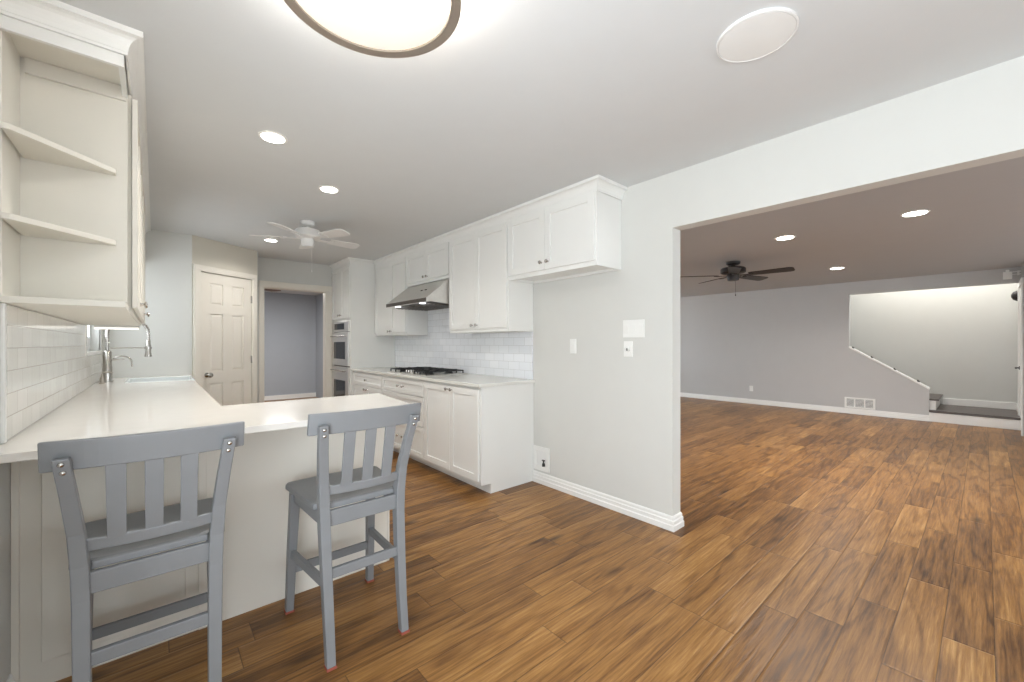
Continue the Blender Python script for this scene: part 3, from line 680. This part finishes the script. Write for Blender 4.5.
def left_upper(y0, y1, n, label):
    t = thing('upper_cabinet', label, 'cabinet', (-0.24, (y0 + y1) / 2, 1.41))
    obj('carcass', B((XL + 0.002, XS, y0, y1, 1.408, 2.405), (XS, XS + 0.011, y0 + 0.022, y1, 1.412, 2.35)), 'cabin', t)
    st = (y1 - y0) / n
    for i in range(n):
        d = shaker('door', FL, y0 + i * st + 0.003, y0 + (i + 1) * st - 0.003, 1.428, 2.33, t, m='cabin')
        knob(FL, y0 + (i + 1) * st - 0.035 if i % 2 == 0 else y0 + i * st + 0.035, 1.475, d)
left_upper(2.412, 4.28, 4, 'long cream wall cabinet run left of the sink, seen edge on')
struct('trim_9', B((XL + 0.002, XS, 4.282, YB - 0.001, 2.08, 2.405)), 'cabin')
crown('trim_10', [(XL + 0.001, 2.122), (XS + 0.003, 2.122), (XS + 0.003, YB - 0.001)], -1, z0=2.355, z1=2.4395, out=0.052)
lb = thing('light_bar', 'slim white light bar under the far end of the left wall cabinets', 'light', (-0.2, 4.2, 1.38))
obj('lens', B((-0.33, -0.095, 4.19, 4.235, 1.378, 1.392)), 'ledsoft', lb)
obj('housing', B((-0.33, -0.09, 4.187, 4.238, 1.392, 1.407), (-0.094, -0.088, 4.187, 4.238, 1.376, 1.407)), 'cab', lb)

# ================================================================ STOOLS
def stool(loc, label):
    t = thing('bar_stool', label, 'stool', loc, 0, 'grey slat-back counter stools')
    def bar(bm, p, q, w, h):   # straight bar with a rectangular section w (across) x h
        p = Vector(p); q = Vector(q); d = (q - p).normalized(); up = Vector((0, 0, 1))
        if abs(d.z) > 0.8: sx = Vector((1, 0, 0)); sy = Vector((0, 1, 0))
        else: sx = d.cross(up).normalized(); sy = up
        hexa(bm, [p + sx * a * w / 2 + sy * b * h / 2 for a, b in ((-1, -1), (1, -1), (1, 1), (-1, 1))], [q + sx * a * w / 2 + sy * b * h / 2 for a, b in ((-1, -1), (1, -1), (1, 1), (-1, 1))])
    legs = []
    for s in (-1, 1):   # rear legs: one curved piece from floor to the top rail
        rows = []
        for z, y, x, wx, wy in ((0, -0.245, 0.155, 0.034, 0.036), (0.15, -0.222, 0.155, 0.036, 0.040), (0.33, -0.200, 0.157, 0.038, 0.044), (0.52, -0.182, 0.160, 0.040, 0.048),
                                (0.62, -0.182, 0.163, 0.040, 0.046), (0.72, -0.196, 0.169, 0.038, 0.040), (0.84, -0.232, 0.180, 0.036, 0.034), (0.958, -0.277, 0.191, 0.035, 0.030)):
            x *= s; rows.append([(x - wx / 2, y - wy / 2, z), (x + wx / 2, y - wy / 2, z), (x + wx / 2, y + wy / 2, z), (x - wx / 2, y + wy / 2, z)])
        bm = bmesh.new(); sweep(bm, rows); lg = obj('leg', bm, 'grey', t, bev=0.004, local=True); legs.append(lg)
        # pads and screws
        pb = B((s * 0.155 - 0.0185, s * 0.155 + 0.0185, -0.2645, -0.2255, 0, 0.010)); obj_child(pb, 'foot_pad', 'felt', lg)
        for z, y in ((0.943, -0.2875), (0.918, -0.278)):
            bm = bmesh.new(); lathe(bm, [(0.0075, 0.004), (0.0075, -0.001), (0.005, -0.004), (0.001, -0.005)], (s * (0.187 + (z - 0.918) * 0.1), y, z), 'Y', 12); obj_child(bm, 'screw', 'chrome', lg)
    for s in (-1, 1):   # front legs
        rows = []
        for z, y, x, w in ((0, 0.237, 0.194, 0.034), (0.3, 0.214, 0.188, 0.038), (0.59, 0.186, 0.180, 0.042)):
            x *= s; rows.append([(x - w / 2, y - w / 2, z), (x + w / 2, y - w / 2, z), (x + w / 2, y + w / 2, z), (x - w / 2, y + w / 2, z)])
        bm = bmesh.new(); sweep(bm, rows); lg = obj('leg', bm, 'grey', t, bev=0.004, local=True)
        obj_child(B((s * 0.194 - 0.0185, s * 0.194 + 0.0185, 0.2185, 0.2555, 0, 0.010)), 'foot_pad', 'felt', lg)
    bm = bmesh.new(); n = 24; rows = []   # dished seat, wider at the front
    for i in range(n + 1):
        u = i / n; y = -0.176 + u * 0.403; hw = (0.188 + 0.034 * u) if y > -0.155 else 0.141
        if u > 0.93: hw -= (u - 0.93) * 0.30
        row_t = []; row_b = []
        for k in range(13):
            a = -1 + 2 * k / 12; dish = 0.010 * (1 - a * a) * math.sin(PI * min(1, u * 1.05)) 
            edge = 0.004 if k in (0, 12) or i in (0, n) else 0
            row_t.append((a * hw, y + (0.012 * (1 - a * a) if i == n else 0), 0.622 - dish - edge)); row_b.append((a * hw, y + (0.012 * (1 - a * a) if i == n else 0), 0.596))
        rows.append(row_t + list(reversed(row_b)))
    sweep(bm, rows); obj('seat', bm, 'grey', t, bev=0.004, local=True, smooth=False)
    bm = bmesh.new()
    bar(bm, (-0.15, -0.182, 0.562), (0.15, -0.182, 0.562), 0.022, 0.064); bar(bm, (-0.165, 0.186, 0.565), (0.165, 0.186, 0.565), 0.022, 0.058)
    for s in (-1, 1): bar(bm, (s * 0.162, -0.165, 0.565), (s * 0.178, 0.17, 0.565), 0.022, 0.058)
    obj('seat_apron', bm, 'grey', t, bev=0.003, local=True)
    for p, q, h in (((-0.15, -0.200, 0.345), (0.15, -0.200, 0.345), 0.040), ((-0.178, 0.222, 0.205), (0.178, 0.222, 0.205), 0.038),
                    ((-0.158, -0.185, 0.305), (-0.186, 0.20, 0.285), 0.038), ((0.158, -0.185, 0.305), (0.186, 0.20, 0.285), 0.038)):
        bm = bmesh.new(); bar(bm, p, q, 0.020, h); obj('stretcher', bm, 'grey', t, bev=0.003, local=True)
    def curved(hw, yend, bow, z0, z1, th, lean, nm):   # rail bowed towards the back
        rows = []
        for i in range(17):
            a = -1 + 2 * i / 16; y = yend - bow * (1 - a * a)
            rows.append([(a * hw, y - th / 2, z0), (a * hw, y + th / 2, z0), (a * hw, y + th / 2 - lean, z1), (a * hw, y - th / 2 - lean, z1)])
        bm = bmesh.new(); sweep(bm, rows); return obj(nm, bm, 'grey', t, bev=0.004, local=True)
    curved(0.236, -0.232, 0.030, 0.918, 1.004, 0.020, 0.018, 'top_rail')
    curved(0.158, -0.186, 0.020, 0.660, 0.698, 0.018, 0.006, 'lower_rail')
    for x in (-0.083, 0.002, 0.087):
        b0 = -0.200 - 0.0 * x; k = 1 - (x / 0.236) ** 2
        bm = bmesh.new(); y0 = -0.194 - 0.018 * k; y1 = -0.236 - 0.028 * k
        hexa(bm, [(x - 0.0215, y0 - 0.006, 0.69), (x + 0.0215, y0 - 0.006, 0.69), (x + 0.0215, y0 + 0.006, 0.69), (x - 0.0215, y0 + 0.006, 0.69)],
             [(x - 0.0225, y1 - 0.006, 0.925), (x + 0.0225, y1 - 0.006, 0.925), (x + 0.0225, y1 + 0.006, 0.925), (x - 0.0225, y1 + 0.006, 0.925)])
        obj('back_slat', bm, 'grey', t, bev=0.002, local=True)
    return t
def obj_child(bm, name, m, part):
    """a sub-part given in the thing's own coordinates, parented to a part"""
    WL[part.name] = part.location.copy()
    return obj(name, bm, m, part, smooth=(name == 'screw'))
st = stool((0.675, 1.93, 0), 'grey slat-back stool on the right, its whole frame visible')
dup(st, (-0.003, 1.925, 0), 'grey slat-back stool on the left, nearest the tiled wall, cut by the frame bottom')

# ================================================================ CEILING THINGS
def downlight(loc, label, z, r=0.058):
    t = thing('recessed_light', label, 'ceiling light', (loc[0], loc[1], z - 0.006), 0, 'recessed ceiling lights')
    bm = bmesh.new(); lathe(bm, [(r + 0.016, 0.006), (r + 0.016, 0.002), (r, 0.0), (r, 0.0055)], (0, 0, 0), 'Z', 32)
    obj('trim_ring', bm, 'trim', t, local=True, smooth=True)
    bm = bmesh.new(); lathe(bm, [(r - 0.001, 0.002), (r - 0.001, -0.002), (r - 0.01, -0.003)], (0, 0, 0), 'Z', 32)
    obj('lens', bm, 'led', t, local=True)
    return t
KL = [((0.504, 2.64), 'lit recessed kitchen ceiling light nearest the camera, furthest from the white fan'),
      ((0.992, 3.248), 'lit recessed ceiling light in the kitchen, between the nearest one and the white fan'),
      ((0.985, 5.27), 'lit recessed ceiling light behind the white fan, by the pantry door')]
for (x, y), lab in KL:
    downlight((x, y), lab, HC); area('downlight_lamp', (x, y, HC - 0.02), (0, 0, 0), 0.13, 0.13, 4.6, (1, 0.97, 0.94), 'DISK', 150)
LLs = [((5.047, 1.393), 'lit recessed living room light right of the black fan'),
       ((4.949, 0.397), 'lit recessed living room light furthest right, nearest the opening'),
       ((7.656, 1.445), 'lit recessed living room light deepest in, above the stair wall')]
for (x, y), lab in LLs:
    downlight((x, y), lab, HL, 0.078); area('downlight_lamp', (x, y, HL - 0.02), (0, 0, 0), 0.15, 0.15, 14, (1, 0.93, 0.86), 'DISK', 150)

FLX = thing('flush_ceiling_light', 'large round lit ceiling light with bronze ring at the top edge', 'ceiling light', (0.49, 1.215, 2.32))
bm = bmesh.new(); z = 2.325; lathe(bm, [(0.15, HC - z + 0.003), (0.15, 0.05), (0.12, 0.045)], (0, 0, 0), 'Z', 48); obj('lamp_base', bm, 'fanwht', FLX, local=True, smooth=True)
bm = bmesh.new(); lathe(bm, [(0.225, 0.095), (0.238, 0.090), (0.239, 0.046), (0.225, 0.045)], (0, 0, 0), 'Z', 64); obj('shade', bm, 'lampside', FLX, local=True, smooth=True)
bm = bmesh.new(); rows = []
for i in range(72):
    a = 2 * PI * i / 72; rows.append([bm.verts.new((r_ * math.cos(a), r_ * math.sin(a), h)) for r_, h in ((0.240, 0.0), (0.272, 0.0), (0.272, 0.045), (0.240, 0.045))])
for i in range(72):
    for k in range(4): bm.faces.new((rows[i][k], rows[(i + 1) % 72][k], rows[(i + 1) % 72][(k + 1) % 4], rows[i][(k + 1) % 4]))
obj('ring', bm, 'ring', FLX, local=True, smooth=True)
bm = bmesh.new(); lathe(bm, [(0.239, 0.015), (0.239, 0.006), (0.20, -0.004), (0.10, -0.010), (0.01, -0.011)], (0, 0, 0), 'Z', 64); obj('diffuser', bm, 'lamp', FLX, local=True, smooth=True)

sk = thing('ceiling_speaker', 'round white flat ceiling speaker cover without light', 'speaker', (1.722, 0.571, HC - 0.012))
bm = bmesh.new(); lathe(bm, [(0.135, 0.0115), (0.135, 0.002), (0.130, 0.0), (0.127, 0.004)], (0, 0, 0), 'Z', 48); obj('rim', bm, 'fanwht', sk, local=True, smooth=True)
bm = bmesh.new(); lathe(bm, [(0.126, 0.008), (0.126, 0.001), (0.10, -0.001), (0.01, -0.002)], (0, 0, 0), 'Z', 48); obj('grille', bm, 'spk', sk, local=True, smooth=True)

def fan(name, loc, label, m, angles, r, zc, drop, bw, chain, low=0, hs=1.0):
    """loc = ceiling point; hub hangs to zc - drop"""
    t = thing(name, label, 'ceiling fan', (loc[0], loc[1], zc - drop))
    h = drop
    bm = bmesh.new(); lathe(bm, [(0.065 * hs, h - 0.001), (0.062 * hs, h - 0.03), (0.045 * hs, h - 0.045), (0.02 * hs, h - 0.05), (0.02 * hs, h - 0.075)], (0, 0, 0), 'Z', 28); obj('canopy', bm, m, t, local=True, smooth=True)
    bm = bmesh.new(); lathe(bm, [(0.05 * hs, h - 0.072), (0.10 * hs, h - 0.080), (0.112 * hs, h - 0.095), (0.112 * hs, h - 0.145), (0.095 * hs, h - 0.160), (0.06 * hs, h - 0.166)], (0, 0, 0), 'Z', 32); obj('motor', bm, m, t, local=True, smooth=True)
    bm = bmesh.new(); lathe(bm, [(0.055 * hs, h - 0.165), (0.058 * hs, h - 0.20), (0.05 * hs, 0.006), (0.03 * hs, 0.0)], (0, 0, 0), 'Z', 28); obj('switch_housing', bm, m, t, local=True, smooth=True)
    for an in angles:
        a = R(an); ca, sa = math.cos(a), math.sin(a); zb = h - 0.158 - low
        def P_(x, y, z): 
            y2 = y; z2 = zb + z - y * 0.20
            return (x * ca - y2 * sa, x * sa + y2 * ca, z2)
        bm = bmesh.new()
        out = [(0.20, -bw * 0.40), (r - 0.05, -bw * 0.52), (r - 0.015, -bw * 0.44), (r, -bw * 0.25), (r, bw * 0.25), (r - 0.015, bw * 0.44), (r - 0.05, bw * 0.52), (0.20, bw * 0.40)]
        hexa(bm, [P_(x, y, 0) for x, y in out], [P_(x, y, 0.007) for x, y in out])
        bl = obj('blade', bm, m, t, local=True)
        bm = bmesh.new()
        br = [(0.085, -0.018), (0.17, -0.012), (0.235, -bw * 0.28), (0.25, 0), (0.235, bw * 0.28), (0.17, 0.012), (0.085, 0.018)]
        hexa(bm, [P_(x, y, -0.008) for x, y in br], [P_(x, y, -0.001) for x, y in br])
        obj_child(bm, 'blade_arm', m, bl)
    bm = bmesh.new(); tube(bm, [(0.03, -0.02, 0.01), (0.03, -0.02, -chain)], 0.0016, 6); lathe(bm, [(0.002, -chain + 0.012), (0.006, -chain), (0.007, -chain - 0.012), (0.002, -chain - 0.018)], (0.03, -0.02, 0), 'Z', 10)
    obj('pull_chain', bm, m, t, local=True)
    return t
fan('ceiling_fan', (1.105, 4.25), 'white five-blade ceiling fan on the kitchen ceiling', 'fanwht', [6, 78, 150, 222, 294], 0.50, HC, 0.245, 0.125, 0.22)
fan('ceiling_fan', (6.02, 2.28), 'dark bronze five-blade ceiling fan in the living room', 'fanblk', [-86, -14, 58, 130, 202], 0.71, HL, 0.26, 0.145, 0.19, 0.03, 1.4)

hl = thing('hall_ceiling_lamp', 'brown round lamp on the ceiling beyond the hallway opening', 'ceiling light', (1.86, 9.86, HC - 0.05))
bm = bmesh.new(); lathe(bm, [(0.10, 0.049), (0.16, 0.04), (0.17, 0.015), (0.10, 0.0)], (0, 0, 0), 'Z', 28); obj('lamp_shade', bm, 'brown', hl, local=True, smooth=True)
bm = bmesh.new(); lathe(bm, [(0.01, 0.0), (0.014, -0.008), (0.01, -0.02), (0.002, -0.024)], (0, 0, 0), 'Z', 14); obj('finial', bm, 'ring', hl, local=True, smooth=True)

# ================================================================ PLATES AND BOXES
def plate(name, label, cat, y0, y1, z0, z1, kind):
    t = thing(name, label, cat, (XR, (y0 + y1) / 2, (z0 + z1) / 2))
    obj('cover_plate', B((XR - 0.006, XR - 0.0003, y0, y1, z0, z1)), 'plate', t, bev=0.002)
    n = {'triple': 3, 'single': 1, 'toggle': 1, 'blank': 1}[kind]
    for i in range(n):
        c = y0 + (y1 - y0) * (i + 0.5) / n; zc = (z0 + z1) / 2
        if kind == 'toggle':
            bm = bmesh.new(); lathe(bm, [(0.017, 0), (0.016, -0.010), (0.008, -0.013)], (XR - 0.006, c, zc), 'X', 18); obj('dial', bm, 'plate', t, smooth=True)
            bm = B((XR - 0.0215, XR - 0.0185, c - 0.004, c + 0.004, zc - 0.012, zc + 0.006)); obj('pointer', bm, 'slot', t)
        else:
            obj('rocker', B((XR - 0.009, XR - 0.006, c - 0.0165, c + 0.0165, zc - 0.033, zc + 0.033)), 'plate', t, bev=0.0015)
    return t
plate('light_switch', 'wide white three-rocker switch plate near the wide opening', 'light switch', 1.605, 1.785, 1.318, 1.447, 'triple')
plate('dimmer_switch', 'small white plate with a round dimmer, below the three-rocker plate', 'light switch', 1.703, 1.778, 1.175, 1.290, 'toggle')
plate('light_switch', 'small white single switch plate alone on the wall, beside the cabinets', 'light switch', 2.240, 2.308, 1.190, 1.312, 'blank')
# recessed water box
wb = thing('water_outlet_box', 'white recessed fridge water box low beside the base cabinet', 'outlet box', (XR, 2.66, 0.115))
y0, y1, z0, z1 = 2.545, 2.748, 0.118, 0.335
obj('frame', B((XR - 0.012, XR - 0.0003, y0, y0 + 0.04, z0, z1), (XR - 0.012, XR - 0.0003, y1 - 0.04, y1, z0, z1), (XR - 0.012, XR - 0.0003, y0 + 0.04, y1 - 0.04, z0, z0 + 0.045), (XR - 0.012, XR - 0.0003, y0 + 0.04, y1 - 0.04, z1 - 0.04, z1)), 'plate', wb, bev=0.003)
obj('recess', B((XR - 0.003, XR - 0.0003, y0 + 0.04, y1 - 0.04, z0 + 0.045, z1 - 0.04)), 'spk', wb)
bm = bmesh.new(); lathe(bm, [(0.014, z0 + 0.05), (0.012, z0 + 0.075), (0.006, z0 + 0.078), (0.006, z0 + 0.10)], (XR - 0.018, y0 + 0.065, 0), 'Z', 14); tube(bm, [(XR - 0.018, y0 + 0.065, z0 + 0.06), (XR - 0.003, y0 + 0.065, z0 + 0.06)], 0.006, 8)
box(bm, XR - 0.022, XR - 0.014, y0 + 0.048, y0 + 0.082, z0 + 0.098, z0 + 0.106); obj('valve', bm, 'slot', wb, smooth=False)

# living room far wall
t = thing('power_outlet', 'small white outlet on the far grey living room wall', 'outlet', (XF, 3.27, 0.32))
obj('cover_plate', B((XF - 0.006, XF - 0.0003, 3.235, 3.305, 0.265, 0.38)), 'plate', t, bev=0.002)
for z in (0.295, 0.342): obj('socket', B((XF - 0.008, XF - 0.006, 3.257, 3.283, z - 0.014, z + 0.014)), 'spk', t)
t = thing('air_vent', 'white return air grille low on the far living room wall', 'vent', (XF, 1.485, 0.10))
vy0, vy1, vz0, vz1 = 1.27, 1.70, 0.105, 0.298
obj('vent_frame', B((XF - 0.012, XF - 0.0003, vy0, vy1, vz0, vz0 + 0.03), (XF - 0.012, XF - 0.0003, vy0, vy1, vz1 - 0.03, vz1), (XF - 0.012, XF - 0.0003, vy0, vy0 + 0.03, vz0 + 0.03, vz1 - 0.03), (XF - 0.012, XF - 0.0003, vy1 - 0.03, vy1, vz0 + 0.03, vz1 - 0.03),
                    (XF - 0.012, XF - 0.0003, 1.405, 1.425, vz0 + 0.03, vz1 - 0.03), (XF - 0.012, XF - 0.0003, 1.545, 1.565, vz0 + 0.03, vz1 - 0.03)), 'plate', t, bev=0.002)
obj('duct_shade', B((XF - 0.002, XF - 0.0003, vy0 + 0.03, vy1 - 0.03, vz0 + 0.03, vz1 - 0.03)), 'slot', t)  # thin dark sheet in place of the shade behind the louvres
bm = bmesh.new()
for k in range(6):
    z = vz0 + 0.038 + k * 0.0215; prism(bm, [(XF - 0.010, vy0 + 0.03, z), (XF - 0.003, vy0 + 0.03, z + 0.009), (XF - 0.003, vy0 + 0.03, z + 0.011), (XF - 0.010, vy0 + 0.03, z + 0.002)], (0, vy1 - vy0 - 0.06, 0))
obj('louvre', bm, 'spk', t)
# staircase
SC = thing('staircase', 'dark-treaded staircase with white risers behind the sloping half wall', 'staircase', (10.2, 1.5, 0.185))
for k in range(8):
    y0 = 0.52 + 0.27 * k; z0 = 0.186 + 0.18 * k
    xa = 9.73 if k > 0 else 9.66
    ya = y0
    if k == 0:
        obj('riser', B((9.66, 10.68, 0.53, 0.604, z0, z0 + 0.155), (9.73, 10.68, 0.604, 0.80, z0, z0 + 0.155)), 'trim', SC)
        obj('tread', B((9.64, 10.68, 0.495, 0.604, z0 + 0.155, z0 + 0.18), (9.73, 10.68, 0.604, 0.80, z0 + 0.155, z0 + 0.18)), 'dwood', SC, bev=0.004)
    else:
        obj('riser', B((9.73, 10.68, y0 + 0.012, y0 + 0.28, z0, z0 + 0.155)), 'trim', SC)
        obj('tread', B((9.73, 10.68, y0 - 0.015, y0 + 0.28, z0 + 0.155, z0 + 0.18)), 'dwood', SC, bev=0.004)
# rail brackets left on the sloping cap
proto = None
for i, (y, lab) in enumerate(((1.59, 'small dark rail bracket at the top of the sloping half wall cap'), (1.33, 'small dark rail bracket second from the top of the sloping cap'),
                       (1.03, 'small dark rail bracket third from the top of the sloping cap'), (0.74, 'small dark rail bracket lowest on the sloping cap'))):
    z = 1.226 + (y - 1.636) * 0.6545
    if proto is None:
        proto = thing('rail_bracket', lab, 'bracket', (XF + 0.05, y, z), 0, 'dark brackets on the half wall cap')
        bm = bmesh.new(); lathe(bm, [(0.026, -0.006), (0.026, 0.008), (0.009, 0.012), (0.009, 0.025), (0.014, 0.027)], (0, 0, 0), 'Z', 14); obj('mount', bm, 'slot', proto, local=True, smooth=True)
    else: dup(proto, (XF + 0.05, y, z), lab)
# box and rod on the header, dark dome lamp by the door
t = thing('chime_box', 'small white box mounted high on the grey header, above the landing', 'box', (XF - 0.03, -0.215, 2.23))
obj('housing', B((XF - 0.06, XF - 0.0005, -0.262, -0.175, 2.235, 2.34)), 'plate', t, bev=0.004)
obj('cap', B((XF - 0.045, XF - 0.0005, -0.235, -0.20, 2.341, 2.372)), 'plate', t, bev=0.002)
t = thing('conduit_pipe', 'thin pale pipe along the header, right of the white box', 'pipe', (XF - 0.02, -0.31, 2.3))
bm = bmesh.new(); tube(bm, [(XF - 0.02, -0.264, 2.335), (XF - 0.02, -0.345, 2.34)], 0.008, 8); tube(bm, [(XF - 0.02, -0.264, 2.30), (XF - 0.02, -0.345, 2.30)], 0.006, 8)
box(bm, XF - 0.03, XF - 0.0005, -0.33, -0.31, 2.285, 2.35); obj('pipe', bm, 'spk', t)
t = thing('dome_lamp', 'small dark dome lamp on the landing wall above the entry door frame', 'lamp', (10.1, -0.35, 2.0))
bm = bmesh.new(); lathe(bm, [(0.085, 0.0), (0.082, 0.03), (0.06, 0.065), (0.02, 0.085)], (10.12, -0.35, 2.02), 'Y', 24); obj('dome', bm, 'fanblk', t, smooth=True)
bm = bmesh.new(); lathe(bm, [(0.10, 0.0), (0.10, 0.008), (0.09, 0.012)], (10.12, -0.3495, 2.02), 'Y', 24); obj('backplate', bm, 'trim', t, smooth=True)
area('stair_lamp', (10.2, 0.6, 3.15), (0, 0, 0), 0.7, 2.0, 23, (1, 0.97, 0.93))
